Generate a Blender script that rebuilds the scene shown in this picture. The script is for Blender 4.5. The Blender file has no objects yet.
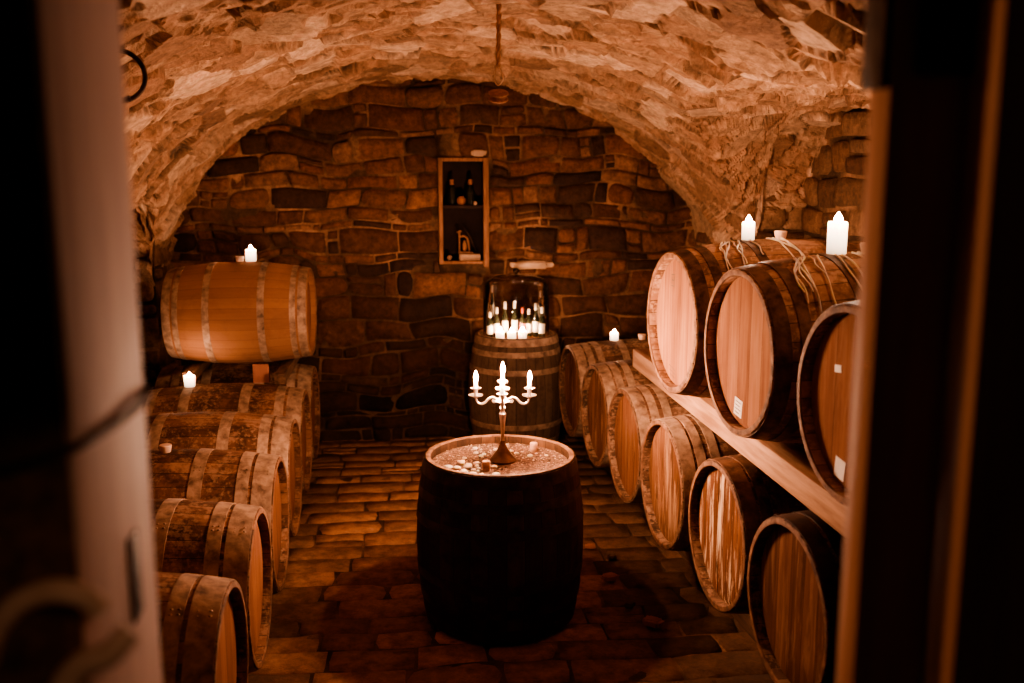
import bpy, bmesh, math, random
import numpy as np
from mathutils import Vector, Matrix, noise as mnoise

PI = math.pi
scene = bpy.context.scene
COL = scene.collection
rng = random.Random(7)

# ------------------------------------------------------------------ helpers
def tag(o, label=None, cat=None, group=None, kind=None):
    if label: o['label'] = label
    if cat: o['category'] = cat
    if group: o['group'] = group
    if kind: o['kind'] = kind
    return o

def empty(name, loc, rot=(0, 0, 0)):
    o = bpy.data.objects.new(name, None)
    o.empty_display_size = .05
    COL.objects.link(o)
    o.location = loc
    o.rotation_euler = rot
    return o

def make_mesh(name, verts, faces, cols=None, smooth=True):
    me = bpy.data.meshes.new(name)
    me.from_pydata([tuple(map(float, v)) for v in verts], [], faces)
    if cols is not None:
        at = me.color_attributes.new('Col', 'FLOAT_COLOR', 'POINT')
        buf = np.ones((len(verts), 4), np.float32)
        buf[:, :3] = np.asarray(cols, np.float32)
        at.data.foreach_set('color', buf.ravel())
    me.validate()
    me.update()
    if smooth:
        me.polygons.foreach_set('use_smooth', [True] * len(me.polygons))
    return me

def link(name, me, m=None, parent=None, loc=(0, 0, 0), rot=(0, 0, 0)):
    o = bpy.data.objects.new(name, me)
    COL.objects.link(o)
    if m is not None and len(me.materials) == 0:
        me.materials.append(m)
    o.parent = parent
    o.location = loc
    o.rotation_euler = rot
    return o

def dup(root, loc, rot=None, label=None, group=None):
    r = root.copy(); COL.objects.link(r)
    r.location = loc
    if rot is not None: r.rotation_euler = rot
    if label: r['label'] = label
    if group: r['group'] = group
    for ch in list(root.children):
        c = ch.copy(); COL.objects.link(c); c.parent = r
        for g in list(ch.children):
            d = g.copy(); COL.objects.link(d); d.parent = c
    return r

class MB:
    """collects simple shapes into one mesh"""
    def __init__(s): s.v = []; s.f = []
    def add(s, v, f):
        n = len(s.v); s.v += [tuple(p) for p in v]; s.f += [[i + n for i in q] for q in f]
        return s
    def lathe(s, prof, n=24, c=(0, 0, 0), axis='Z', cap0=True, cap1=True, closed=False):
        v = []
        for r, h in prof:
            for k in range(n):
                a = 2 * PI * k / n
                p = (r * math.cos(a), r * math.sin(a), h)
                if axis == 'X': p = (h, r * math.cos(a), r * math.sin(a))
                v.append((p[0] + c[0], p[1] + c[1], p[2] + c[2]))
        f = []
        m = len(prof)
        for j in range(m if closed else m - 1):
            j2 = (j + 1) % m
            for k in range(n):
                k2 = (k + 1) % n
                f.append([j * n + k, j * n + k2, j2 * n + k2, j2 * n + k])
        if not closed:
            if cap0: f.append(list(range(n))[::-1])
            if cap1: f.append([(m - 1) * n + k for k in range(n)])
        return s.add(v, f)
    def tube(s, pts, r, n=8, caps=True):
        pts = [Vector(p) for p in pts]
        v = []; f = []
        prev = None
        for i, p in enumerate(pts):
            a = pts[max(0, i - 1)]; b = pts[min(len(pts) - 1, i + 1)]
            d = (b - a).normalized()
            if prev is None:
                u = d.orthogonal().normalized()
            else:
                u = (prev - d * prev.dot(d)).normalized()
            prev = u
            w = d.cross(u)
            rr = r[i] if isinstance(r, (list, tuple)) else r
            for k in range(n):
                t = 2 * PI * k / n
                v.append(p + (u * math.cos(t) + w * math.sin(t)) * rr)
        for i in range(len(pts) - 1):
            for k in range(n):
                k2 = (k + 1) % n
                f.append([i * n + k, i * n + k2, (i + 1) * n + k2, (i + 1) * n + k])
        if caps:
            f.append(list(range(n))[::-1]); f.append([(len(pts) - 1) * n + k for k in range(n)])
        return s.add(v, f)
    def torus(s, R, r, c=(0, 0, 0), M=None, n=28, m=8, a0=0, a1=2 * PI):
        full = abs(a1 - a0 - 2 * PI) < 1e-6
        pts = []
        cnt = n if full else n + 1
        v = []; f = []
        for i in range(cnt):
            a = a0 + (a1 - a0) * i / n
            for k in range(m):
                t = 2 * PI * k / m
                p = Vector(((R + r * math.cos(t)) * math.cos(a), (R + r * math.cos(t)) * math.sin(a), r * math.sin(t)))
                if M is not None: p = M @ p
                v.append(p + Vector(c))
        for i in range(cnt if full else cnt - 1):
            i2 = (i + 1) % cnt
            for k in range(m):
                k2 = (k + 1) % m
                f.append([i * m + k, i2 * m + k, i2 * m + k2, i * m + k2])
        return s.add(v, f)
    def box(s, x0, x1, y0, y1, z0, z1, bev=.004, M=None):
        bm = bmesh.new()
        bmesh.ops.create_cube(bm, size=1)
        for q in bm.verts:
            q.co = Vector(((x0 + x1) / 2 + q.co.x * (x1 - x0), (y0 + y1) / 2 + q.co.y * (y1 - y0), (z0 + z1) / 2 + q.co.z * (z1 - z0)))
        if bev > 0:
            bmesh.ops.bevel(bm, geom=bm.edges[:], offset=bev, segments=2, affect='EDGES', profile=.5)
        bm.verts.index_update()
        v = [M @ q.co if M is not None else q.co.copy() for q in bm.verts]
        f = [[q.index for q in fc.verts] for fc in bm.faces]
        bm.free()
        return s.add(v, f)
    def mesh(s, name, smooth=True, angle=40):
        me = make_mesh(name, s.v, s.f, smooth=smooth)
        if smooth:
            bm = bmesh.new(); bm.from_mesh(me)
            bmesh.ops.recalc_face_normals(bm, faces=bm.faces[:])
            for e in bm.edges:
                if len(e.link_faces) == 2 and e.calc_face_angle(0) > math.radians(angle): e.smooth = False
            bm.to_mesh(me); bm.free()
        return me
    def build(s, name, m, parent=None, loc=(0, 0, 0), rot=(0, 0, 0), smooth=True):
        return link(name, s.mesh(name, smooth), m, parent, loc, rot)

def spline(pts, n=8):
    """Catmull-Rom through pts"""
    P = [Vector(p) for p in pts]
    P = [P[0] * 2 - P[1]] + P + [P[-1] * 2 - P[-2]]
    out = []
    for i in range(1, len(P) - 2):
        for k in range(n):
            t = k / n
            a, b, c, d = P[i - 1], P[i], P[i + 1], P[i + 2]
            out.append(.5 * ((2 * b) + (c - a) * t + (2 * a - 5 * b + 4 * c - d) * t * t + (3 * b - a - 3 * c + d) * t ** 3))
    out.append(P[-2])
    return out

# ------------------------------------------------------------------ materials
class NT:
    def __init__(s, name):
        s.m = bpy.data.materials.new(name); s.m.use_nodes = True
        s.t = s.m.node_tree
        s.t.nodes.clear()
        s.out = s.n('ShaderNodeOutputMaterial')
    def n(s, typ, **kw):
        q = s.t.nodes.new(typ)
        for k, v in kw.items():
            if k.startswith('i_'):
                key = k[2:]
                key = int(key) if key.isdigit() else key.replace('_', ' ')
                q.inputs[key].default_value = v
            else: setattr(q, k, v)
        return q
    def l(s, a, b): s.t.links.new(a, b)
    def math(s, op, a, b=None, clamp=False):
        q = s.n('ShaderNodeMath', operation=op, use_clamp=clamp)
        for i, x in enumerate((a, b)):
            if x is None: continue
            if isinstance(x, (int, float)): q.inputs[i].default_value = x
            else: s.l(x, q.inputs[i])
        return q.outputs[0]
    def mix(s, fac, a, b, mode='MIX'):
        q = s.n('ShaderNodeMix', data_type='RGBA', blend_type=mode)
        for i, x in ((0, fac), (6, a), (7, b)):
            if isinstance(x, (int, float)): q.inputs[i].default_value = x
            elif isinstance(x, (tuple, list)): q.inputs[i].default_value = (*x[:3], 1)
            else: s.l(x, q.inputs[i])
        return q.outputs[2]
    def ramp(s, x, stops):
        q = s.n('ShaderNodeValToRGB')
        e = q.color_ramp.elements
        while len(e) < len(stops): e.new(.5)
        for el, (p, c) in zip(e, stops):
            el.position = p
            el.color = (*c, 1) if isinstance(c, (tuple, list)) else (c, c, c, 1)
        s.l(x, q.inputs[0])
        return q.outputs[0]
    def noise(s, vec, scale, detail=4, rough=.55, dist=0):
        q = s.n('ShaderNodeTexNoise')
        q.inputs['Scale'].default_value = scale; q.inputs['Detail'].default_value = detail
        q.inputs['Roughness'].default_value = rough; q.inputs['Distortion'].default_value = dist
        if vec is not None: s.l(vec, q.inputs['Vector'])
        return q.outputs[0]
    def mapping(s, vec, scale=(1, 1, 1), loc=None):
        q = s.n('ShaderNodeMapping')
        q.inputs['Scale'].default_value = scale
        s.l(vec, q.inputs['Vector'])
        if loc is not None: s.l(loc, q.inputs['Location'])
        return q.outputs[0]
    def objvec(s):
        tc = s.n('ShaderNodeTexCoord')
        oi = s.n('ShaderNodeObjectInfo')
        c = s.n('ShaderNodeCombineXYZ')
        r = s.math('MULTIPLY', oi.outputs['Random'], 57.0)
        for i in range(3): s.l(r, c.inputs[i])
        return tc.outputs['Object'], c.outputs[0], oi.outputs['Random']
    def principled(s, color, rough=.7, metal=0, bump=None, bstr=.3, bdist=.01, **kw):
        b = s.n('ShaderNodeBsdfPrincipled')
        if isinstance(color, (tuple, list)): b.inputs['Base Color'].default_value = (*color, 1)
        else: s.l(color, b.inputs['Base Color'])
        if isinstance(rough, (int, float)): b.inputs['Roughness'].default_value = rough
        else: s.l(rough, b.inputs['Roughness'])
        b.inputs['Metallic'].default_value = metal
        b.inputs['Specular IOR Level'].default_value = kw.pop('spec', .3)
        for k, v in kw.items(): b.inputs[k].default_value = v
        if bump is not None:
            q = s.n('ShaderNodeBump'); q.inputs['Strength'].default_value = bstr; q.inputs['Distance'].default_value = bdist
            s.l(bump, q.inputs['Height']); s.l(q.outputs[0], b.inputs['Normal'])
        s.l(b.outputs[0], s.out.inputs[0])
        return s.m

def mat_staves(name, dark, mid, light, axis='X', mold=.5, seed=0.0, seamk=.75, bloom=0.0):
    """outer barrel wood: staves with grain along the axis and patchy dark stains"""
    k = NT(name)
    vec, off, rnd = k.objvec()
    sp = k.n('ShaderNodeSeparateXYZ'); k.l(vec, sp.inputs[0])
    if axis == 'X': a, b, sc = sp.outputs[1], sp.outputs[2], (2.5, 38, 38)
    else: a, b, sc = sp.outputs[0], sp.outputs[1], (38, 38, 2.5)
    ang = k.math('ARCTAN2', b, a)
    st = k.math('MULTIPLY', ang, 30 / (2 * PI))
    idn = k.math('FLOOR', st)
    fr = k.math('FRACT', st)
    wn = k.n('ShaderNodeTexWhiteNoise', noise_dimensions='1D')
    k.l(k.math('ADD', idn, k.math('MULTIPLY', rnd, 91.0)), wn.inputs['W'])
    grain = k.noise(k.mapping(vec, sc, off), 1.0, 5, .6)
    blot = k.noise(k.mapping(vec, (1, 1, 1), off), 5.5, 6, .62, .4)
    fine = k.noise(k.mapping(vec, (1, 1, 1), off), 38, 4, .6)
    v = k.math('ADD', k.math('MULTIPLY', grain, .55), k.math('MULTIPLY', wn.outputs[0], .42))
    c = k.ramp(v, [(.2, dark), (.5, mid), (.85, light)])
    bl = k.ramp(k.math('ADD', blot, k.math('MULTIPLY', k.math('SUBTRACT', fine, .5), .5)), [(.42 + .1 * (1 - mold), 0.), (.6 + .1 * (1 - mold), 1.)])
    c = k.mix(k.math('MULTIPLY', bl, mold), c, tuple(x * .45 for x in dark))
    if bloom:
        # pale crust of dried wine and mould
        b1 = k.noise(k.mapping(vec, (1, 1, 1), off), 8.5, 8, .72, .6)
        b2 = k.noise(k.mapping(vec, (1, 1, 1), off), 55, 3, .6)
        bm_ = k.ramp(k.math('ADD', b1, k.math('MULTIPLY', k.math('SUBTRACT', b2, .5), .5)), [(.50, 0.), (.62, 1.)])
        c = k.mix(k.math('MULTIPLY', bm_, bloom), c, (.52, .31, .19))
    d = k.math('ABSOLUTE', k.math('SUBTRACT', fr, .5))
    seam = k.math('GREATER_THAN', d, .475)
    c = k.mix(k.math('MULTIPLY', seam, seamk), c, (.012, .007, .004))
    h = k.math('SUBTRACT', k.math('ADD', grain, k.math('MULTIPLY', fine, .7)), k.math('MULTIPLY', seam, seamk))
    return k.principled(c, .78, bump=h, bstr=.45, bdist=.006, spec=.15)

def mat_head(name, dark, mid, light, streak=.0, plank=11.0, streakcol=(.75, .6, .42)):
    """flat barrel head: planks running upright in the head plane (local Z)"""
    k = NT(name)
    vec, off, rnd = k.objvec()
    sp = k.n('ShaderNodeSeparateXYZ'); k.l(vec, sp.inputs[0])
    st = k.math('ADD', k.math('MULTIPLY', sp.outputs[1], plank), k.math('MULTIPLY', rnd, 7.0))
    idn = k.math('FLOOR', st); fr = k.math('FRACT', st)
    wn = k.n('ShaderNodeTexWhiteNoise', noise_dimensions='1D')
    k.l(k.math('ADD', idn, k.math('MULTIPLY', rnd, 55.0)), wn.inputs['W'])
    grain = k.noise(k.mapping(vec, (5, 42, 2.4), off), 1.0, 6, .62)
    blot = k.noise(k.mapping(vec, (3, 4, 2.2), off), 1.6, 5, .6)
    v = k.math('ADD', k.math('ADD', k.math('MULTIPLY', grain, .5), k.math('MULTIPLY', wn.outputs[0], .22)), k.math('MULTIPLY', blot, .35))
    c = k.ramp(v, [(.3, dark), (.55, mid), (.78, light)])
    if streak > 0:
        s2 = k.noise(k.mapping(vec, (8, 17, 1.8), off), 1.3, 6, .7, .5)
        m2 = k.ramp(s2, [(.52, 0.), (.62, 1.)])
        c = k.mix(k.math('MULTIPLY', m2, streak), c, streakcol)
        s3 = k.noise(k.mapping(vec, (8, 22, 1.5), off), 1.9, 6, .7, .7)
        c = k.mix(k.math('MULTIPLY', k.ramp(s3, [(.54, 0.), (.64, 1.)]), streak), c, tuple(x * .35 for x in dark))
    d = k.math('ABSOLUTE', k.math('SUBTRACT', fr, .5))
    seam = k.math('GREATER_THAN', d, .482)
    c = k.mix(k.math('MULTIPLY', seam, .55), c, tuple(x * .3 for x in dark))
    return k.principled(c, .9, bump=grain, bstr=.35, bdist=.004, spec=.06)

def mat_simple(name, c1, c2, scale=20, rough=.7, metal=0, bstr=.3, stretch=(1, 1, 1), spec=.3, lo=.35, hi=.65, bdist=.006):
    k = NT(name)
    vec, off, rnd = k.objvec()
    nz = k.noise(k.mapping(vec, stretch, off), scale, 6, .62, .2)
    c = k.ramp(nz, [(lo, c1), (hi, c2)])
    return k.principled(c, rough, metal, bump=nz, bstr=bstr, bdist=bdist, spec=spec)

def mat_stone(name, fine=26, bstr=.6, dirt=.5, tint=(.10, .06, .035), grain=.35):
    """stone whose block colour sits in the mesh's colour attribute"""
    k = NT(name)
    a = k.n('ShaderNodeAttribute', attribute_name='Col')
    vec, off, rnd = k.objvec()
    n1 = k.noise(vec, 9, 8, .68, 0)
    n2 = k.noise(vec, fine, 8, .7)
    n3 = k.noise(vec, 3.1, 4, .6, .2)
    n4 = k.noise(vec, 17, 5, .7, 0)
    c = k.mix(grain, a.outputs['Color'], k.ramp(n2, [(.3, .12), (.7, .95)]), 'OVERLAY')
    c = k.mix(.75, c, k.ramp(n4, [(.30, .38), (.5, 1.0), (.68, 1.4)]), 'MULTIPLY')
    c = k.mix(k.math('MULTIPLY', k.ramp(n1, [(.5, 0.), (.68, 1.)]), dirt), c, tint)
    c = k.mix(k.math('MULTIPLY', k.ramp(n3, [(.5, 0.), (.72, 1.)]), dirt * .5), c, tuple(min(1, x * 2.6) for x in tint))
    h = k.math('ADD', k.math('MULTIPLY', n1, 1.0), k.math('ADD', k.math('MULTIPLY', n2, .5), k.math('MULTIPLY', n4, .7)))
    return k.principled(c, .82, bump=h, bstr=bstr, bdist=.022, spec=.25)

def mat_emit(name, col, strength):
    k = NT(name)
    e = k.n('ShaderNodeEmission')
    e.inputs[0].default_value = (*col, 1); e.inputs[1].default_value = strength
    k.l(e.outputs[0], k.out.inputs[0])
    return k.m

def mat_wax(name, col, glow=0.0, glowcol=(1, .6, .3)):
    k = NT(name)
    vec, off, rnd = k.objvec()
    nz = k.noise(vec, 30, 3)
    m = k.principled(col, .45, bump=nz, bstr=.1, bdist=.003)
    b = [q for q in k.t.nodes if q.type == 'BSDF_PRINCIPLED'][0]
    b.inputs['Subsurface Weight'].default_value = .6
    b.inputs['Subsurface Radius'].default_value = (.02, .012, .006)
    b.inputs['Subsurface Scale'].default_value = 1.0
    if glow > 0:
        # emission painted in for flame light through the wax, stronger towards the wick
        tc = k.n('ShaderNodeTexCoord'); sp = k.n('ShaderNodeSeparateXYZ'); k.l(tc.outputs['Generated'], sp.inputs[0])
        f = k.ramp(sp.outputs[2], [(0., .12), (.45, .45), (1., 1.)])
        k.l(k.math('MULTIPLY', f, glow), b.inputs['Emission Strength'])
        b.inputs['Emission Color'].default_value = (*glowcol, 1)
    return m

M = {}
M['staves_left'] = mat_staves('stained oak staves left row', (.07, .028, .013), (.17, .072, .034), (.30, .145, .072), mold=.75, bloom=.35)
M['staves_small'] = mat_staves('smooth orange oak staves', (.24, .105, .05), (.29, .13, .06), (.34, .155, .074), mold=.2, seamk=.25)
M['staves_right'] = mat_staves('greyed oak staves', (.05, .026, .015), (.13, .062, .035), (.24, .13, .075), mold=.7, bloom=.4)
M['staves_top'] = mat_staves('peeling oak staves', (.13, .06, .03), (.30, .15, .08), (.52, .30, .18), mold=.6, bloom=.75)
M['staves_table'] = mat_staves('dark oak staves', (.028, .012, .006), (.06, .027, .013), (.12, .055, .027), axis='Z', mold=.6)
M['staves_back'] = mat_staves('dusty oak staves', (.07, .04, .025), (.13, .08, .05), (.2, .13, .085), axis='Z', mold=.4)
M['head_top'] = mat_head('pale oak head', (.15, .058, .027), (.30, .138, .070), (.42, .21, .118))
M['head_right'] = mat_head('weathered oak head', (.065, .025, .011), (.165, .068, .031), (.27, .125, .064), streak=.7, streakcol=(.42, .23, .125))
M['head_worn'] = mat_head('flaking oak head', (.06, .022, .010), (.16, .062, .027), (.26, .115, .055), streak=.95, streakcol=(.62, .43, .28))
M['head_dark'] = mat_head('brown oak head', (.06, .024, .012), (.13, .052, .025), (.21, .092, .046), streak=.3, streakcol=(.4, .22, .12))
M['head_red'] = mat_head('reddish oak head', (.10, .036, .017), (.19, .074, .035), (.28, .122, .062), streak=.4, streakcol=(.38, .2, .105))
M['head_left'] = mat_head('orange oak head', (.14, .055, .026), (.22, .09, .045), (.3, .135, .07))
M['chime'] = mat_simple('cut stave ends', (.08, .034, .016), (.26, .125, .064), 24, .75)
M['hoop_dust'] = mat_simple('dusty iron hoop', (.10, .055, .034), (.40, .255, .165), 19, .62, .15, .3, lo=.3, hi=.62)
M['hoop_dark'] = mat_simple('rusty dark hoop', (.04, .02, .012), (.2, .1, .055), 17, .55, .4, .35)
M['hoop_black'] = mat_simple('blackened hoop', (.02, .011, .007), (.075, .036, .02), 15, .6, .4, .3)
M['bung'] = mat_simple('silicone bung', (.62, .4, .28), (.72, .48, .34), 20, .5)
M['beam'] = mat_simple('sawn beam', (.30, .145, .072), (.52, .285, .16), 4, .75, 0, .3, stretch=(6, .7, 9))
M['old_wood'] = mat_simple('old dark timber', (.05, .024, .012), (.15, .075, .04), 6, .8, 0, .4, stretch=(6, 1, 6))
M['red_wood'] = mat_simple('red brown wedge wood', (.22, .08, .045), (.33, .13, .075), 12, .7)
M['frame_wood'] = mat_simple('cupboard frame wood', (.22, .095, .045), (.38, .18, .09), 7, .7, 0, .3, stretch=(8, 8, 1))
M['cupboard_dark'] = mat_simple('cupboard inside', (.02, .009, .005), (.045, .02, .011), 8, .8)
M['jamb'] = mat_simple('grey brown planed door wood', (.46, .30, .25), (.56, .38, .32), 5, .7, 0, .2, stretch=(9, 9, .6))
M['jamb_orange'] = mat_simple('warm painted door wood', (.42, .19, .10), (.54, .26, .14), 5, .65, 0, .2, stretch=(9, 9, .6))
M['iron'] = mat_simple('old wrought iron', (.02, .013, .009), (.09, .05, .03), 30, .6, .6, .4)
M['iron_pale'] = mat_simple('worn pale iron', (.5, .32, .22), (.7, .48, .36), 24, .7, 0, .3)
M['rope'] = mat_simple('hemp rope', (.3, .16, .085), (.6, .36, .21), 90, .9, 0, .6, stretch=(1, 1, .3))
M['wire'] = mat_simple('bright wire', (.5, .32, .2), (.65, .44, .29), 30, .4, .7, .1)
M['brass'] = mat_simple('tarnished silver plate', (.55, .42, .33), (.78, .63, .52), 18, .33, .85, .1)
M['brass_foot'] = mat_simple('dull brown metal foot', (.15, .075, .04), (.27, .15, .085), 18, .42, .7, .15)
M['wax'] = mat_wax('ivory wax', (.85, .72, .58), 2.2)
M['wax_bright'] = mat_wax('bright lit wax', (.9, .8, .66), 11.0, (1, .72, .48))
M['drip'] = mat_wax('cold wax drips', (.8, .6, .44))
M['crumb'] = mat_simple('pale wax crumbs', (.09, .042, .024), (.5, .33, .22), 70, .7, lo=.4, hi=.6)
M['grit'] = mat_simple('gritty barrel top', (.035, .013, .006), (.2, .095, .052), 60, .85, 0, .9, lo=.4, hi=.6)
M['lump'] = mat_wax('pale wax lumps', (.62, .5, .38))
M['cork'] = mat_simple('cork', (.42, .22, .13), (.6, .36, .23), 60, .85, 0, .5)
M['wick'] = mat_simple('burnt wick', (.02, .015, .01), (.05, .03, .02), 60, .9)
M['paper'] = mat_simple('white paper', (.74, .66, .58), (.8, .73, .66), 30, .7)
M['ink'] = mat_simple('dark ink', (.09, .05, .035), (.13, .075, .05), 30, .8)
M['stone_wall'] = mat_stone('dark rubble stone', 30, .9, .5, (.045, .021, .011), .5)
M['stone_vault'] = mat_stone('tan vault slabs', 36, .8, .4, (.2, .095, .048), .5)
M['stone_floor'] = mat_stone('worn floor brick', 30, .5, .5, (.06, .028, .014))
M['stone_pale'] = mat_simple('pale stone', (.45, .28, .17), (.62, .43, .29), 14, .8, 0, .5)
M['clay'] = mat_simple('terracotta', (.3, .11, .05), (.42, .17, .08), 16, .7)
M['bottle'] = mat_simple('dark bottle glass', (.012, .014, .008), (.02, .022, .012), 6, .12, 0, .02, spec=.6)
M['capsule'] = mat_simple('pale bottle label', (.78, .7, .58), (.86, .8, .7), 12, .5, 0, .05)
M['capsule_red'] = mat_simple('red bottle label', (.4, .07, .04), (.5, .1, .06), 12, .5, 0, .05)
FL = 8500
FC = (1.0, .585, .385)
M['flame'] = mat_emit('candle flame', FC, FL)
M['flame_small'] = mat_emit('small candle flame', FC, FL * .2)

def mat_glass():
    k = NT('thin clear glass')
    fr = k.n('ShaderNodeFresnel'); fr.inputs[0].default_value = 1.45
    tr = k.n('ShaderNodeBsdfTransparent'); tr.inputs[0].default_value = (.72, .68, .62, 1)
    gl = k.n('ShaderNodeBsdfGlossy'); gl.inputs['Roughness'].default_value = .04
    mx = k.n('ShaderNodeMixShader')
    k.l(fr.outputs[0], mx.inputs[0]); k.l(tr.outputs[0], mx.inputs[1]); k.l(gl.outputs[0], mx.inputs[2])
    k.l(mx.outputs[0], k.out.inputs[0])
    return k.m
M['glass'] = mat_glass()

# ------------------------------------------------------------------ masonry (real blocks, one mesh per wall)
def edge_p(i, n, size):
    e = min(.25, .011 / size)
    if i == 0: return -1
    if i == n: return 1
    return (-1 + e) + (2 - 2 * e) * (i - 1) / (n - 2)

def masonry(u0, u1, v0, v1, seed, course=(.08, .2), wid=(.14, .48), gap=.007, depth=.022, var=.014, tilt=1.0, grime=None,
            hole=None, palette=None, mortar=(.36, .2, .115), warp=.02, wscale=2.6, dark_low=0.0, nx=8, ny=5, rough=.008):
    r = random.Random(seed)
    V = []; F = []; C = []
    # mortar bed
    du = .05
    nu = max(2, int((u1 - u0) / du)); nv = max(2, int((v1 - v0) / du))
    if hole:
        us = sorted(set([u0 + (u1 - u0) * i / nu for i in range(nu + 1)] + [hole[0], hole[1]]))
        vs = sorted(set([v0 + (v1 - v0) * i / nv for i in range(nv + 1)] + [hole[2], hole[3]]))
    else:
        us = [u0 + (u1 - u0) * i / nu for i in range(nu + 1)]; vs = [v0 + (v1 - v0) * i / nv for i in range(nv + 1)]
    W = len(us)
    for v in vs:
        for u in us:
            t = max(0, min(1, .28 + 1.7 * mnoise.noise(Vector((u * 3.1, v * 3.1, seed + 5)))))
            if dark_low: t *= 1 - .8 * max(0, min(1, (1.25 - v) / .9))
            V.append((u, v, -.002 + .012 * mnoise.noise(Vector((u * 7, v * 7, seed))))); C.append(tuple(x * (.2 + .95 * t) for x in mortar))
    for j in range(len(vs) - 1):
        for i in range(W - 1):
            cu = (us[i] + us[i + 1]) / 2; cv = (vs[j] + vs[j + 1]) / 2
            if hole and hole[0] < cu < hole[1] and hole[2] < cv < hole[3]: continue
            F.append([j * W + i, j * W + i + 1, (j + 1) * W + i + 1, (j + 1) * W + i])
    rects = []
    v = v0
    while v < v1 - .03:
        h = r.uniform(*course)
        if v + h > v1 - .03: h = v1 - v
        u = u0 - r.uniform(0, wid[0])
        while u < u1:
            w = r.uniform(*wid) * (.7 + .6 * h / course[1])
            a, b = max(u, u0), min(u + w, u1)
            if b - a > .03:
                if h > course[1] * .62 and w < wid[1] * .8 and r.random() < .3:
                    s = r.uniform(.35, .65)
                    rects += [(a, b, v, v + h * s), (a, b, v + h * s, v + h)]
                else: rects.append((a, b, v, v + h))
            u += w
        v += h
    for (a, b, c, d) in rects:
        if hole:
            if b > hole[0] and a < hole[1] and d > hole[2] and c < hole[3]:
                # trim against the hole
                if a < hole[0] - .05: b = hole[0]
                elif b > hole[1] + .05: a = hole[1]
                elif c < hole[2] - .03: d = hole[2]
                elif d > hole[3] + .03: c = hole[3]
                else: continue
        g = gap * r.uniform(.5, 1.9)
        w, h = b - a - 2 * g, d - c - 2 * g
        if w < .02 or h < .02: continue
        off = depth + r.uniform(-var, var)
        tx, ty = r.uniform(-.07, .07) * tilt, r.uniform(-.1, .1) * tilt
        col = np.array(r.choice(palette)) * r.uniform(.7, 1.25)
        cz = (c + d) / 2
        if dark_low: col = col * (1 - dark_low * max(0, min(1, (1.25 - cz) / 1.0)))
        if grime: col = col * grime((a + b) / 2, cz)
        base = len(V)
        rad = min(w, h) * (r.uniform(.05, .25) if r.random() < .75 else r.uniform(.35, .5))
        for j in range(ny + 1):
            for i in range(nx + 1):
                p = edge_p(i, nx, w); q = edge_p(j, ny, h)
                edge = i in (0, nx) or j in (0, ny)
                # rounded rectangle outline
                x = p * w / 2; y = q * h / 2
                ex = max(0, abs(x) - (w / 2 - rad)); ey = max(0, abs(y) - (h / 2 - rad))
                dd = math.hypot(ex, ey)
                if dd > rad:
                    s = rad / dd
                    x = math.copysign(w / 2 - rad + ex * s, x); y = math.copysign(h / 2 - rad + ey * s, y)
                z = off * (1 - .30 * (abs(p) ** 6 + abs(q) ** 6) * .5) + x * tx + y * ty
                uu = a + (b - a) / 2 + x; vv = c + (d - c) / 2 + y
                n = mnoise.noise(Vector((uu * 11, vv * 11, seed + 3))) + .5 * mnoise.noise(Vector((uu * 27, vv * 27, seed + 9)))
                z += n * rough
                if edge: z = -.012
                V.append((uu, vv, z)); C.append(tuple(col))
        for j in range(ny):
            for i in range(nx):
                F.append([base + j * (nx + 1) + i, base + j * (nx + 1) + i + 1, base + (j + 1) * (nx + 1) + i + 1, base + (j + 1) * (nx + 1) + i])
    # wobble the whole lattice so courses are not ruler straight
    out = []
    for (u, vv, z) in V:
        du = warp * mnoise.noise(Vector((u * wscale, vv * wscale, seed * 1.7)))
        dv = warp * mnoise.noise(Vector((u * wscale, vv * wscale, seed * 1.7 + 40)))
        if hole:
            e = max(hole[0] - u, u - hole[1], hole[2] - vv, vv - hole[3])
            t = max(0, min(1, e / .15)); du *= t; dv *= t
        out.append((u + du, vv + dv, z))
    return out, F, C

PAL_DARK = [(0.128, 0.051, 0.024), (0.090, 0.038, 0.018), (0.173, 0.071, 0.033), (0.210, 0.090, 0.042), (0.042, 0.019, 0.012), (0.143, 0.057, 0.026), (0.255, 0.120, 0.063), (0.060, 0.027, 0.015), (0.180, 0.066, 0.027), (0.112, 0.045, 0.021), (0.150, 0.063, 0.030)]
PAL_SIDE = [(0.216, 0.115, 0.061), (0.158, 0.079, 0.041), (0.259, 0.144, 0.079), (0.115, 0.054, 0.029), (0.202, 0.101, 0.050)]
PAL_FLOOR = [(0.300, 0.138, 0.063), (0.262, 0.120, 0.055), (0.323, 0.150, 0.071), (0.240, 0.108, 0.051)]

def wall_from(name, fn, m, *a, **kw):
    v, f, c = masonry(*a, **kw)
    return tag(link(name, make_mesh(name, [fn(*p) for p in v], f, c), m), kind='structure')

YB = 7.0
HOLE = (.2, .545, 1.235, 1.965)
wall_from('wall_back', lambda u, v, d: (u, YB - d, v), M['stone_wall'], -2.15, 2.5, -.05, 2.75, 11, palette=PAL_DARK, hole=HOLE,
          dark_low=.78, mortar=(.36, .19, .10), depth=.022, var=.018, warp=.06, wscale=3.1, gap=.0035, course=(.04, .165), wid=(.06, .33), rough=.015)
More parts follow.
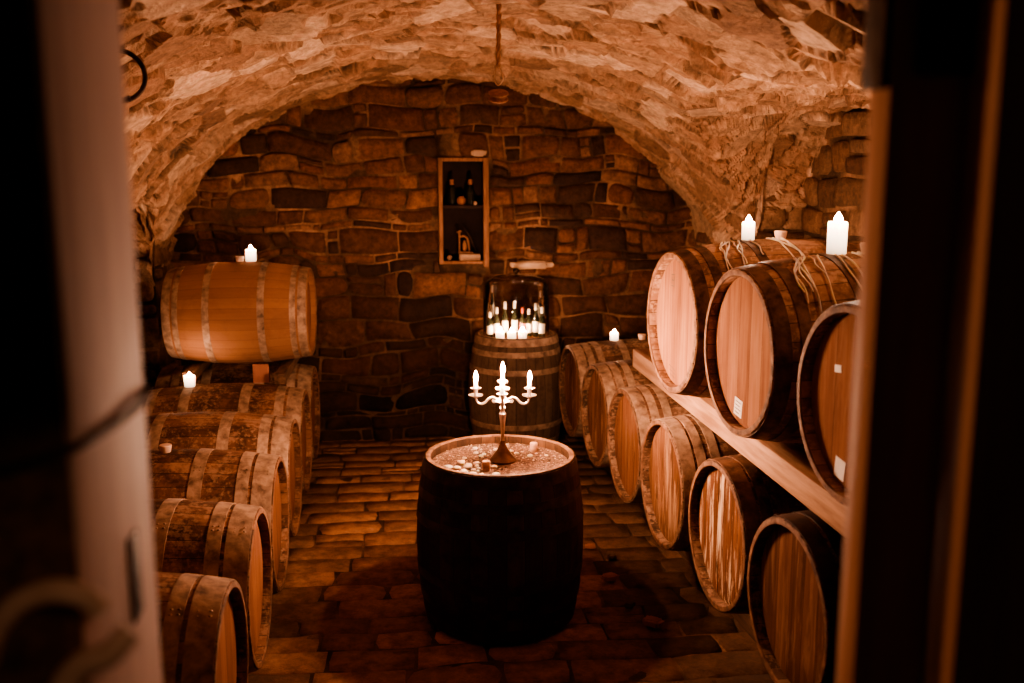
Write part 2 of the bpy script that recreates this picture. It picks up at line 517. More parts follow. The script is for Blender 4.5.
# left wall with the dark recess near its far end
wl = dict(palette=PAL_SIDE, mortar=(.36, .2, .11), course=(.08, .2), wid=(.15, .45), warp=.035)
def joined_wall(name, pieces, m):
    V = []; F = []; C = []
    for fn, a, kw in pieces:
        v, f, c = masonry(*a, **kw)
        n = len(V); V += [fn(*p) for p in v]; F += [[i + n for i in q] for q in f]; C += c
    return tag(link(name, make_mesh(name, V, F, C), m), kind='structure')
joined_wall('wall_left', [
    (lambda u, v, d: (-1.60 + d, u, v), (1.1, 5.35, -.05, 1.9, 21), wl),
    (lambda u, v, d: (u, 5.35 + d, v), (-2.1, -1.6, -.05, 1.9, 22), wl),
    (lambda u, v, d: (-2.05 + d, u, v), (5.35, 6.55, -.05, 1.9, 23), wl),
    (lambda u, v, d: (u, 6.55 - d, v), (-2.1, -1.62, -.05, 1.9, 24), wl),
    (lambda u, v, d: (-1.62 + d, u, v), (6.55, 7.05, -.05, 1.9, 25), wl)], M['stone_wall'])
joined_wall('wall_right', [
    (lambda u, v, d: (2.32 - d, u, v), (1.1, 5.75, -.05, 2.5, 31), wl),
    (lambda u, v, d: (u, 5.75 - d, v), (2.0, 2.4, -.05, 1.9, 32), wl),
    (lambda u, v, d: (2.03 - d, u, v), (5.75, 7.05, -.05, 1.7, 33), wl)], M['stone_wall'])
# floor of worn bricks: shade painted in near the door and under the barrels
def floor_shade(x, y):
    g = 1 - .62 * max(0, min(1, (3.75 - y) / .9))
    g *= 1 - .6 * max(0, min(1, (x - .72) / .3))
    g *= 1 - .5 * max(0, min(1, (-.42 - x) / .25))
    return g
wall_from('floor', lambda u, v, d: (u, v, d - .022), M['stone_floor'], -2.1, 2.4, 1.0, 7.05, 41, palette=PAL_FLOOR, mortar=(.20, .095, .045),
          course=(.14, .19), wid=(.2, .33), gap=.0016, depth=.005, var=.0015, tilt=.12, grime=floor_shade, warp=.025, nx=6, ny=4, rough=.004)

# ------------------------------------------------------------------ vault
def build_vault():
    xs_t = np.linspace(-1, 1, 240)
    cx, a, b, z0 = .21, 1.84, 1.30, 1.2
    xm = cx + a * np.sin(xs_t * PI / 2)
    xs = np.concatenate([np.linspace(-2.2, xm[0] - .002, 26)[:-1], xm, np.linspace(xm[-1], 2.5, 24)[1:]])
    ys = np.concatenate([np.linspace(1.0, 2.6, 40)[:-1], np.linspace(2.6, 5.45, 236)[:-1], np.linspace(5.45, 5.78, 80)[:-1], np.linspace(5.78, 7.08, 110)])
    X, Y = np.meshgrid(xs, ys)
    u = (X - cx) / a
    main = np.where(np.abs(u) < 1, z0 + b * np.sqrt(np.clip(1 - u * u, 0, 1)), -9)
    # wider cross vault to the right (open towards the right wall) and a small low one to the left
    vr = (Y - 3.75) / 2.02
    cr = np.where(np.abs(vr) < 1, 1.2 + 1.03 * np.clip(1 - np.abs(vr) ** 6.0, 0, 1) ** (1 / 3.0), -9)
    cr = np.where(X > .6, cr, -9)
    vl = (Y - 5.95) / .6
    cl = np.where((np.abs(vl) < 1) & (X < -.4), 1.05 + .72 * np.sqrt(np.clip(1 - vl * vl, 0, 1)), -9)
    Z = np.maximum(np.maximum(main, cr), cl)
    keep = Z > 0
    # arc coordinate for the slab lattice
    zz = np.where(main > 0, main, z0)
    ds = np.sqrt(np.diff(X, axis=1) ** 2 + np.clip(np.diff(zz, axis=1), -.3, .3) ** 2)
    S = np.concatenate([np.zeros((len(ys), 1)), np.cumsum(ds, 1)], 1)
    zk = np.where(keep, Z, 1.2)
    dsy = np.sqrt(np.diff(Y, axis=0) ** 2 + np.clip(np.diff(zk, axis=0), -.2, .2) ** 2)
    T = np.concatenate([np.zeros((1, len(xs))), np.cumsum(dsy, 0)], 0)
    T = T + 1.0
    def nz(sc, seed):
        out = np.empty(X.shape)
        for j in range(X.shape[0]):
            for i in range(X.shape[1]):
                out[j, i] = mnoise.noise(Vector((S[j, i] * sc, T[j, i] * sc, seed)))
        return out
    n_lo = nz(2.2, 1.0); n_md = nz(7, 5.0); n_hi = nz(19, 9.0)
    def cells(su, sv, seed, jit=.9):
        r = np.random.RandomState(seed)
        N = 256
        jx = r.rand(N, N) * jit; jy = r.rand(N, N) * jit
        P = (S + n_md * .012 + n_lo * .07) / su; Q = (T + n_lo * .09 + n_md * .012) / sv + 20
        # staggered courses
        iu0 = np.floor(P).astype(int); iv0 = np.floor(Q).astype(int)
        f1 = np.full(P.shape, 9e9); f2 = np.full(P.shape, 9e9)
        idu = np.zeros(P.shape, int); idv = np.zeros(P.shape, int)
        cu = np.zeros(P.shape); cv = np.zeros(P.shape)
        for du in (-1, 0, 1):
            for dv in (-1, 0, 1):
                iu = (iu0 + du) % N; iv = (iv0 + dv) % N
                px = iu0 + du + jx[iu, iv]; py = iv0 + dv + jy[iu, iv]
                ax_ = np.abs((P - px) + .25 * (Q - py)); ay_ = np.abs((Q - py) - .2 * (P - px))
                d = np.maximum(ax_, ay_) * .8 + (ax_ + ay_) * .2
                new = d < f1
                f2 = np.where(new, f1, np.minimum(f2, d))
                f1 = np.where(new, d, f1)
                idu = np.where(new, iu, idu); idv = np.where(new, iv, idv)
                cu = np.where(new, px, cu); cv = np.where(new, py, cv)
        return (P - cu) * su, (Q - cv) * sv, f2 - f1, idu, idv
    du, dv, edge, iu, iv = cells(.21, .20, 3)
    r = np.random.RandomState(77)
    off = r.uniform(-.014, .020, (256, 256)); tu = r.uniform(-.15, .15, (256, 256)); tv = r.uniform(-.30, .30, (256, 256))
    plaster = r.rand(256, 256)
    soft = np.clip(edge / .05, 0, 1)
    disp = (off[iu, iv] + du * tu[iu, iv] + dv * tv[iu, iv]) * soft - .012 * (1 - soft)
    du2, dv2, edge2, iu2, iv2 = cells(.085, .05, 9)
    sm = r.uniform(-.014, .014, (256, 256))
    rough = (plaster[iu, iv] > .42)
    plate = ~rough
    disp = disp + np.where(rough, (sm[iu2, iv2] + dv2 * r.uniform(-.2, .2, (256, 256))[iu2, iv2]) * np.clip(edge2 / .15, 0, 1), 0)
    disp = disp + np.where(plate, .008 * soft, 0) + n_md * np.where(plate, .003, .012) + n_hi * np.where(plate, .0015, .010) + n_lo * .025
    # normals of the smooth surface
    zs = np.where(keep, Z, np.nan)
    gx = np.gradient(zs, axis=1) / np.gradient(X, axis=1); gy = np.gradient(zs, axis=0) / np.gradient(Y, axis=0)
    gx = np.clip(np.nan_to_num(gx), -5, 5); gy = np.clip(np.nan_to_num(gy), -5, 5)
    ln = np.sqrt(1 + gx * gx + gy * gy)
    nx_, ny_, nz_ = gx / ln, gy / ln, -1 / ln          # pointing into the room
    PX, PY, PZ = X + nx_ * disp, Y + ny_ * disp, Z + nz_ * disp
    pal = np.array([(.46, .27, .155), (.38, .21, .115), (.54, .34, .205), (.33, .175, .095), (.43, .24, .13)])
    pi = r.randint(0, 5, (256, 256)); br = r.uniform(.62, 1.22, (256, 256))
    col = pal[pi[iu, iv]] * br[iu, iv][..., None]
    small = pal[r.randint(0, 5, (256, 256))[iu2, iv2]] * r.uniform(.7, 1.15, (256, 256))[iu2, iv2][..., None]
    col = np.where(rough[..., None], col * .45 + small * .55, col)
    col = np.where((plate & (br[iu, iv] > .98))[..., None], np.array((.58, .38, .245)) * br[iu, iv][..., None] * .92, col)
    mort = np.array((.40, .225, .125))
    w = np.clip(1 - edge / .05, 0, 1)[..., None] * .6
    col = col * (1 - w) + mort * w
    hole = (np.clip((n_md + n_lo - .02) / .12, 0, 1) * np.clip(1 - edge / .055, 0, 1))[..., None]
    col = col * (1 - hole * .85)
    # the lower haunches are sootier
    nR, nC = X.shape
    idx = -np.ones(X.shape, int); idx[keep] = np.arange(keep.sum())
    verts = np.stack([PX, PY, PZ], -1)[keep]; cols = col[keep]
    A, B, Cc, D = idx[:-1, :-1], idx[:-1, 1:], idx[1:, 1:], idx[1:, :-1]
    ok = (A >= 0) & (B >= 0) & (Cc >= 0) & (D >= 0)
    faces = np.stack([A[ok], D[ok], Cc[ok], B[ok]], -1).tolist()
    me = make_mesh('ceiling', verts, faces, cols, smooth=False)
    return tag(link('ceiling', me, M['stone_vault']), kind='structure')
build_vault()

# ------------------------------------------------------------------ doorway in front of the camera
b = MB().box(-.66, -.29, .865, 1.10, 0, 2.32, .006)
door = b.build('door_1', M['jamb'])
tag(door, kind='structure')
MB().box(-.655, -.2945, .859, .866, 0, 2.31, .002).build('shade_board', M['old_wood'], door)  # added dark sheet: paints in the shade on the leaf's front face
# worn slot, wire and curled iron pull on the near leaf
MB().box(-.2895, -.287, .995, 1.03, 1.43, 1.52, .001).build('latch_slot', M['iron'], door)
MB().tube(spline([(-.40, .86, 1.62), (-.30, .855, 1.652), (-.283, .90, 1.654), (-.283, 1.0, 1.648), (-.284, 1.08, 1.652), (-.30, 1.11, 1.66)], 6), .004, 8).build('binding_wire', M['iron'], door)
MB().tube(spline([(-.372, .85, 1.47), (-.355, .83, 1.506), (-.333, .825, 1.531), (-.305, .825, 1.541), (-.279, .825, 1.536), (-.268, .83, 1.522)], 6), [.0105] * 30 + [.0115], 10).build('iron_pull', M['iron_pale'], door)
MB().tube(spline([(-.318, .83, 1.40), (-.306, .828, 1.447), (-.286, .828, 1.472), (-.262, .83, 1.481), (-.247, .84, 1.496)], 6), .0115, 10).build('iron_hook', M['iron_pale'], door)
tag(MB().box(.512, .62, 1.052, 1.10, 0, 2.32, .004).build('trim_1', M['jamb_orange']), kind='structure')
tag(MB().box(.60, .92, .992, 1.053, 0, 2.32, .004).build('trim_2', M['jamb_orange']), kind='structure')
hinge = MB().box(.503, .5125, 1.055, 1.104, 1.975, 2.25, .002).box(.54, .60, 1.044, 1.053, 1.99, 2.25, .002)
hinge.build('hinge_plate', M['iron'], bpy.data.objects['trim_1'])
fw = dict(palette=PAL_DARK, warp=.03)
joined_wall('wall_front', [
    (lambda u, v, d: (u, 1.10 + d, v), (-2.1, -.6, -.05, 2.8, 51), fw),
    (lambda u, v, d: (u, 1.10 + d, v), (.6, 2.45, -.05, 2.8, 52), fw),
    (lambda u, v, d: (u, 1.10 + d, v), (-.6, .6, 2.3, 2.8, 53), fw)], M['stone_wall'])

# ------------------------------------------------------------------ barrels
def barrel_meshes(L, rb, rh, staves, hoopm, headm, axis='X', chime=.036, hoops=None, thick=.024, tagname=''):
    """parts are centred on the barrel's middle; local axis X (lying) or Z (upright)"""
    prof = lambda x: rb - (rb - rh) * (abs(2 * x / L)) ** 2.0
    nst, per = 30, 4
    n = nst * per
    xs = np.linspace(-L / 2, L / 2, 25)
    rings = [(prof(x), x, True) for x in xs]
    inn = prof(L / 2) - thick
    end1 = [(prof(L / 2) - .004, L / 2 + .003, False), (inn + .003, L / 2 + .003, False), (inn, L / 2 - .002, False), (inn, L / 2 - chime - .012, False)]
    end0 = [(r, -x, g) for r, x, g in end1][::-1]
    allr = end0 + rings + end1
    V = []
    for r, x, g in allr:
        for k in range(n):
            a = 2 * PI * k / n
            rr = r - (.0016 if (g and k % per == 0) else 0)
            V.append((x, rr * math.cos(a), rr * math.sin(a)))
    F = []
    for j in range(len(allr) - 1):
        for k in range(n):
            k2 = (k + 1) % n
            F.append([j * n + k, (j + 1) * n + k, (j + 1) * n + k2, j * n + k2])
    R = Matrix.Identity(3)
    if axis == 'Z': R = Matrix(((0, 0, -1), (0, 1, 0), (1, 0, 0)))
    tr = lambda vs: [tuple(R @ Vector(v)) for v in vs]
    body = make_mesh('staves', tr(V), F)
    body.materials.append(staves); body.materials.append(M['chime'])
    nf = len(body.polygons)
    mi = np.zeros(nf, np.int32)
    ch = n * 2
    mi[:n * 3] = 0
    mi[n * 1:n * 3] = 1
    mi[nf - n * 3:nf - n * 1] = 1
    body.polygons.foreach_set('material_index', mi)
    bmx = bmesh.new(); bmx.from_mesh(body)
    for e in bmx.edges:
        if len(e.link_faces) == 2 and e.calc_face_angle(0) > math.radians(38): e.smooth = False
    bmx.to_mesh(body); bmx.free()
    # head: thin bevelled disc
    mb = MB()
    hr = inn + .001
    pr = [(hr, -.012), (hr, .0), (hr - .014, .006), (hr * .66, .0062), (hr * .33, .0062), (.004, .0062)]
    mb.lathe(pr, 48, axis='X')
    mb.v = tr(mb.v)
    head = mb.mesh('head', True, 30); head.materials.append(headm)
    # hoops
    if hoops is None: hoops = [(.004, .062), (.076, .124), (.262, .312)]
    hm = []
    for (h0, h1) in hoops:
        m2 = MB()
        x0, x1 = L / 2 - h1, L / 2 - h0
        t = .0030
        ps = []
        for i in range(5):
            x = x0 + (x1 - x0) * i / 4
            ps.append((prof(x) + t, x))
        ps = [(prof(x0) - .002, x0)] + ps + [(prof(x1) - .002, x1)]
        m2.lathe(ps, 72, axis='X', cap0=False, cap1=False)
        # lap rivets
        for q in (-.022, .022):
            xm = (x0 + x1) / 2
            a = PI / 2 + .45
            for da in (-.03, .03):
                rr = prof(xm) + t
                c = Vector((xm + q * (x1 - x0) / .1, rr * math.cos(a + da), rr * math.sin(a + da)))
                m2.lathe([(.0001, .004), (.004, .0025), (.0055, 0)], 8, c=c, cap0=False, cap1=False)
        m2.v = tr(m2.v)
        me = m2.mesh('hoop', True, 35); me.materials.append(hoopm)
        hm.append(me)
    bg = MB().lathe([(.017, -.012), (.022, .006), (.027, .03), (.024, .034)], 16)
    bm_ = bg.mesh('bung'); bm_.materials.append(M['bung'])
    return dict(body=body, head=head, hoops=hm, bung=bm_, L=L, rb=rb, rh=rh, axis=axis, hx=L / 2 - chime, chime=chime)

def make_barrel(ms, label, loc, rot=(0, 0, 0), group=None, bung=True, heads=(-1, 1), headmats=None, name='wine_barrel', zc=None):
    root = empty(name, loc, rot)
    tag(root, label, 'barrel', group)
    up = ms['L'] / 2 if ms['axis'] == 'Z' else ms['rb']
    link('staves', ms['body'], None, root, (0, 0, up))
    for s in heads:
        if ms['axis'] == 'X':
            h = link('head', ms['head'], None, root, (s * ms['hx'], 0, up), (0, 0, 0 if s > 0 else PI))
        else:
            h = link('head', ms['head'], None, root, (0, 0, up + s * ms['hx']), (0 if s > 0 else PI, 0, 0))
    for s in (-1, 1):
        for hm in ms['hoops']:
            if ms['axis'] == 'X': link('hoop', hm, None, root, (0, 0, up), (0, 0, 0 if s > 0 else PI))
            else: link('hoop', hm, None, root, (0, 0, up), (0 if s > 0 else PI, 0, 0))
    if bung and ms['axis'] == 'X':
        link('bung', ms['bung'], None, root, (0, 0, 2 * ms['rb'] - .002))
    return root

# left row on the floor -------------------------------------------------
GL = 'barrels lying in the left row'
msL = barrel_meshes(.95, .342, .295, M['staves_left'], M['hoop_dust'], M['head_left'], hoops=[(.003, .085), (.100, .150), (.285, .340)])
left_labels = [
    'oak barrel lying lowest and nearest the door post in the left row',
    'second oak barrel from the door in the left row, its whole rim showing',
    'third oak barrel from the door in the left row, pale bung on its top',
    'fourth oak barrel from the door in the left row, dark patch by its hoop',
    'fifth barrel from the door in the left row, lit candle stub on top',
    'farthest floor barrel of the left row, under the smaller orange barrel']
lefts = []
for i in range(6):
    X = -.569 - .0113 * i - .475
    y = 2.933 + .688 * i
    if i == 0:
        b0 = make_barrel(msL, left_labels[0], (X, y, 0), (0, 0, 0), GL); lefts.append(b0)
    else:
        lefts.append(dup(lefts[0], (X, y, 0), (0, 0, 0), left_labels[i]))
for b_ in lefts[3:]:
    for ch in list(b_.children):
        if ch.name.startswith('bung'): bpy.data.objects.remove(ch)
for i, b_ in enumerate(lefts):
    # turn each round its own axis a little so the staves differ: rotate parts about X
    for ch in b_.children:
        if ch.name.startswith('staves'): ch.rotation_euler[0] = i * .73
msS = barrel_meshes(.82, .305, .262, M['staves_small'], M['hoop_dust'], M['head_left'], hoops=[(.003, .05), (.062, .095), (.235, .275)])
small = make_barrel(msS, 'smaller smooth orange oak barrel on top of the far left row, candle on it', (-1.01, 6.08, .735), (0, 0, -.02), None)
# timber bearers and wedges that carry it
tag(MB().box(-1.31, -1.25, 5.76, 6.42, .683, .742, .004).build('bearer_timber', M['old_wood']), 'old timber bearer under the far left end of the small orange barrel', 'timber')
tag(MB().box(-.78, -.72, 5.66, 6.42, .683, .742, .004).build('bearer_timber', M['old_wood']), 'old timber bearer under the aisle end of the small orange barrel', 'timber')
wd = MB(); wd.add([(-.045, -.03, 0), (.045, -.03, 0), (.045, .03, 0), (-.045, .03, 0), (-.045, -.03, .11), (.045, -.03, .11), (.045, .03, .02), (-.045, .03, .02)],
       [[3, 2, 1, 0], [4, 5, 6, 7], [0, 1, 5, 4], [1, 2, 6, 5], [2, 3, 7, 6], [3, 0, 4, 7]])
tag(link('wooden_wedge', wd.mesh('wooden_wedge'), M['red_wood'], None, (-.87, 5.80, .672), (0, 0, 0)), 'small red brown wooden wedge chocking the orange barrel at the left', 'wedge')

# right lower row --------------------------------------------------------
GR = 'barrels in the lower right row'
YAW = .085
kw = dict(hoops=[(.003, .06), (.072, .112), (.135, .175), (.29, .335)])
msR = barrel_meshes(.95, .316, .287, M['staves_right'], M['hoop_dust'], M['head_right'], **kw)
msRw = dict(msR); msRd = dict(msR); msRr = dict(msR)
def rehead(ms, m):
    q = dict(ms); h = ms['head'].copy(); h.materials.clear(); h.materials.append(m); q['head'] = h; return q
def rehoop(ms, m, st=None):
    q = dict(ms); q['hoops'] = []
    for h in ms['hoops']:
        h2 = h.copy(); h2.materials.clear(); h2.materials.append(m); q['hoops'].append(h2)
    if st:
        b2 = ms['body'].copy(); b2.materials[0] = st; q['body'] = b2
    return q
ms_r0 = rehead(rehoop(msR, M['hoop_black']), M['head_dark'])
ms_r1 = rehead(rehoop(msR, M['hoop_dark']), M['head_worn'])
ms_r2 = rehead(msR, M['head_right'])
ms_r3 = rehead(msR, M['head_red'])
right_rows = [
    (ms_r0, 1.172, 2.905, 'dark hooped barrel nearest the door in the lower right row'),
    (ms_r1, 1.145, 3.555, 'lower right barrel with flaking white streaked head, second from the door'),
    (ms_r2, 1.092, 4.195, 'lower right barrel with cracked brown plank head, third from the door'),
    (ms_r3, 1.058, 4.835, 'lower right barrel with reddish smooth head, fourth from the door'),
    (msR, 1.025, 5.475, 'dusty hooped barrel fifth from the door in the lower right row'),
    (msR, .985, 6.12, 'farthest lower right barrel, lit candle stub on its top')]
rights = []
for ms, X, y, lab in right_rows:
    c = Vector((X + .475 * math.cos(YAW), y + .475 * math.sin(YAW), .505 - .316))
    rights.append(make_barrel(ms, lab, c, (0, 0, YAW), GR))
for i, b_ in enumerate(rights):
    for ch in b_.children:
        if ch.name.startswith('staves'): ch.rotation_euler[0] = i * .61
# sleeper rails under them
ra = math.atan2(.985 - 1.172, 6.12 - 2.905)
for k, (dx, lab) in enumerate(((.28, 'floor rail timber under the front ends of the lower right barrels'), (.80, 'floor rail timber under the back ends of the lower right barrels'))):
    o = MB().box(-.05, .05, -1.95, 1.95, 0, .187, .005).build('rail_timber', M['old_wood'], None, (1.08 + dx, 4.5 + dx * YAW, 0), (0, 0, -ra))
    tag(o, lab, 'timber')

# right upper row ---------------------------------------------------------
GT = 'barrels in the upper right row'
msT = barrel_meshes(.95, .341, .29, M['staves_top'], M['hoop_dark'], M['head_top'], hoops=[(.003, .055), (.085, .125), (.29, .33)])
M['head_tan'] = mat_head('tan oak head', (.13, .048, .021), (.23, .092, .041), (.33, .148, .070), streak=.2, streakcol=(.42, .24, .13))
ms_t0 = rehead(rehoop(barrel_meshes(.95, .325, .285, M['staves_top'], M['hoop_black'], M['head_tan'], hoops=[(.003, .055), (.085, .125), (.29, .33)]), M['hoop_black']), M['head_tan'])
TZ = 1.262
tops = []
TY = .10
for ms, X, y, lab in ((ms_t0, 1.213, 2.640, 'upper right barrel nearest the door with black rim, half behind door frame'),
                      (msT, 1.120, 3.315, 'middle barrel of the upper right row, white label low on its pale head'),
                      (msT, 1.066, 4.005, 'farthest barrel of the upper right row, pale head with small ink mark')):
    c = Vector((X + .475 * math.cos(TY), y + .475 * math.sin(TY), (1.232 if ms is ms_t0 else TZ) - ms['rb']))
    tops.append(make_barrel(ms, lab, c, (0, 0, TY), GT))
for i, b_ in enumerate(tops):
    for ch in b_.children:
        if ch.name.startswith('staves'): ch.rotation_euler[0] = .9 + i * .5

def front_head(root):
    hs = [c for c in root.children if c.name.startswith('head')]
    return min(hs, key=lambda c: c.location.x)
def sticker(head, name, y, z, w, h, tilt=0, m='paper', label=None, lines=0):
    """flat paper on the aisle side head; head parts are turned PI about Z so local +X faces the aisle"""
    o = MB().box(0, .0012, -w / 2, w / 2, -h / 2, h / 2, 0).build(name, M[m], head, (.0064, y, z), (tilt, 0, 0))
    if label: o['label'] = label
    if lines:
        mb = MB()
        for k in range(lines):
            zz = h * (.32 - .64 * k / max(1, lines - 1))
            mb.box(.0013, .0016, -w * .36, w * (.36 - .14 * (k % 2)), zz - .0016, zz + .0016, 0)
        mb.build('print_lines', M['ink'], o) if False else None
        # printed lines are part of the label itself
        o.data.materials.append(M['ink'])
        bm = bmesh.new(); bm.from_mesh(o.data)
        n0 = len(bm.faces)
        vs = [bm.verts.new(v) for v in mb.v]
        for f in mb.f:
            fc = bm.faces.new([vs[i] for i in f]); fc.material_index = 1
        bm.to_mesh(o.data); bm.free()
    return o
h1 = front_head(tops[1]); sticker(h1, 'paper_label', -.035, -.205, .062, .062, -.12, lines=4, label='white paper label')
h0 = front_head(tops[0]); sticker(h0, 'paper_label', -.06, -.205, .055, .06, -.12, label='white paper label')
sticker(h0, 'paper_label', -.10, .085, .035, .022, .1, label='small white paper scrap')
h2 = front_head(tops[2])
# handwritten strokes in dark ink: a small mark near the top and faint lines at the bottom
mk = MB()
for (ya, za, yb_, zb) in ((-.012, -.018, -.012, .018), (.012, -.018, .012, .018), (-.012, 0, .012, 0), (-.02, .022, .018, .024), (-.018, -.024, .02, -.024)):
    d = Vector((0, yb_ - ya, zb - za)); l_ = d.length; a_ = math.atan2(d.z, d.y)
    mk.box(0, .0008, -l_ / 2, l_ / 2, -.002, .002, 0, Matrix.Translation((0, (ya + yb_) / 2, (za + zb) / 2)) @ Matrix.Rotation(a_, 4, 'X'))
o = mk.build('ink_mark', M['ink'], h2, (.0064, -.06, .17), (0, 0, 0)); o['label'] = 'dark ink mark'
mk = MB()
for k in range(3):
    mk.box(0, .0006, -.04 + .01 * k, .035, -.0012, .0012, 0, Matrix.Translation((0, 0, -.016 * k)))
o = mk.build('pencil_lines', M['ink'], h2, (.0064, -.04, -.20), (-.2, 0, 0)); o['label'] = 'faint pencilled lines'

# the long beams carrying the upper row
ba = math.atan2(1.215 - 1.275, 5.28 - 2.35)
o = MB().box(0, .12, -1.66, 1.66, 0, .100, .006).build('support_beam', M['beam'], None, (1.235, 3.63, .820), (0, 0, -ba))
tag(o, 'long sawn pale beam between the two right barrel rows, facing the aisle', 'beam')
o = MB().box(0, .12, -1.66, 1.66, 0, .086, .006).build('support_beam', M['beam'], None, (1.86, 3.63, .820), (0, 0, -ba))
tag(o, 'second sawn beam under the back ends of the upper right barrels', 'beam')

# the barrel table in the aisle -------------------------------------------
K = 1.072
msC = barrel_meshes(.70, .356, .317, M['staves_table'], M['hoop_black'], M['grit'], axis='Z', hoops=[(.004, .055), (.11, .150), (.215, .255)])
CX, CY, CZ = .338 * K, 3.80 * K, .70
table = make_barrel(msC, 'dark upright barrel in the aisle serving as the candelabra table', (CX, CY, 0), (0, 0, .3), None, name='barrel_table')
HZ = CZ - .036 + .0062   # top of its sunken head
for hd in table.children:
    if hd.name.startswith('head') and hd.location.z > .4: hd['label'] = 'gritty sunken top strewn with wax'
# back barrel
msB = barrel_meshes(.80, .325, .272, M['staves_back'], M['hoop_dust'], M['head_dark'], axis='Z', hoops=[(.004, .05), (.085, .12), (.2, .235)])
back = make_barrel(msB, 'upright dusty barrel against the back wall with glass jar on top', (.70, 6.615, 0), (0, 0, 0), None, name='upright_barrel')

# ------------------------------------------------------------------ candles
def flame_mesh(h, r, m='flame_small'):
    r *= 1.25
    pr = [(r * .5, -.003), (r * .95, h * .14), (r, h * .3), (r * .78, h * .52), (r * .42, h * .76), (r * .08, h)]
    me = MB().lathe(pr, 8).mesh('flame'); me.materials.append(M[m]); return me
def candle(name, label, loc, r, h, wax='wax', fh=.034, fr=.0065, group=None, cat='candle', drips=None, taper=1.0):
    root = empty(name, loc)
    tag(root, label, cat, group)
    rr = r * taper
    pr = [(r, 0), (r, h * .3), ((r + rr) / 2, h * .65), (rr, h * .93), (rr * .97, h), (rr * .86, h + .0015), (rr * .7, h - .005), (.002, h - .008)]
    MB().lathe(pr, 24).build('wax_body', M[wax], root)
    MB().tube([(0, 0, h - .009), (.0005, 0, h + .001), (.0015, 0, h + .007)], .0013, 6).build('wick', M['wick'], root)
    link('flame', flame_mesh(fh, fr * (1 if name == 'taper_candle' else 1.45), 'flame' if name == 'taper_candle' else 'flame_small'), None, root, (.001, 0, h + .004))
    if drips:
        link('wax_drip', drips, M['drip'], root)
    return root

# drips that run down a lying barrel's side from a candle: built in the candle's own frame
def drip_mesh(barrel, ms, cpos, n, span, seed, length=(.1, .34), side=-1):
    r = random.Random(seed)
    Mi = barrel.matrix_basis
    mb = MB()
    inv = Mi.inverted()
    c0 = inv @ Vector(cpos)
    for k in range(n):
        x = c0.x + (r.random() - .5) * span
        x0 = c0.x + (x - c0.x) * r.uniform(.5, .95)
        th0 = math.asin(max(-1, min(1, c0.y / ms['rb']))) if abs(c0.y) < ms['rb'] else 0
        L_ = r.uniform(*length)
        pts = []; rad = []
        m_ = 12
        for i in range(m_ + 1):
            t = i / m_
            th = th0 + side * L_ * t / ms['rb'] + side * .05
            xx = x0 + (x - x0) * min(1, t * 2.2) + .005 * math.sin(t * 9 + k)
            rr = ms['rb'] - (ms['rb'] - ms['rh']) * (2 * xx / ms['L']) ** 2 + .0085
            p = Vector((xx, rr * math.sin(th), ms['rb'] + rr * math.cos(th)))
            pts.append((Mi @ p) - Vector(cpos))
            rad.append(.0026 * (1 - .4 * t) * r.uniform(.7, 1.3) + .0010)
        mb.tube(pts, rad, 6)
    # puddle round the foot
    return mb.mesh('wax_drip')

def on_barrel(root, ms, x, y):
    """world point on top of a lying barrel at local x, y"""
    r = ms['rb'] - (ms['rb'] - ms['rh']) * (2 * x / ms['L']) ** 2
    z = ms['rb'] + math.sqrt(max(0, r * r - y * y))
    return root.matrix_basis @ Vector((x, y, z))

# 1 small orange barrel
p = on_barrel(small, msS, .065, 0)
candle('church_candle', 'short lit candle on the smaller orange barrel at far left', p + Vector((0, 0, .0038)), .031, .068, 'wax_bright', .024)
# 2 left row stub
p = on_barrel(lefts[4], msL, -.16, -.02)
candle('votive_candle', 'lit white candle stub on the fifth barrel of the left floor row', p + Vector((0, 0, .0038)), .029, .060, 'wax_bright', .018, .005, taper=1.08)
# 3 upper right, farthest
p = on_barrel(tops[2], msT, -.155, -.02)
candle('church_candle', 'slim lit candle on the farthest upper right barrel', p + Vector((0, 0, .0038)), .026, .072, 'wax_bright', .026, drips=drip_mesh(tops[2], msT, p + Vector((0, 0, .0038)), 12, .34, 4, (.10, .34)))
# 4 upper right, middle: the tallest
p = on_barrel(tops[1], msT, -.135, -.03)
candle('church_candle', 'tall thick lit pillar candle on the middle upper right barrel', p + Vector((0, 0, .0038)), .033, .108, 'wax_bright', .03, .008, drips=drip_mesh(tops[1], msT, p + Vector((0, 0, .0038)), 16, .44, 8, (.12, .46)))
# 5 nearest upper right, mostly behind the door frame
p = on_barrel(tops[0], ms_t0, .02, .0)
candle('church_candle', 'lit candle on the nearest upper right barrel, behind the door frame', p + Vector((0, 0, .0038)), .033, .11, 'wax_bright', .034, .0068)
# 6 far lower right
p = on_barrel(rights[5], msR, -.185, 0)
candle('votive_candle', 'small lit candle stub on the farthest lower right barrel', p + Vector((0, 0, .0038)), .026, .048, 'wax_bright', .018, .005)

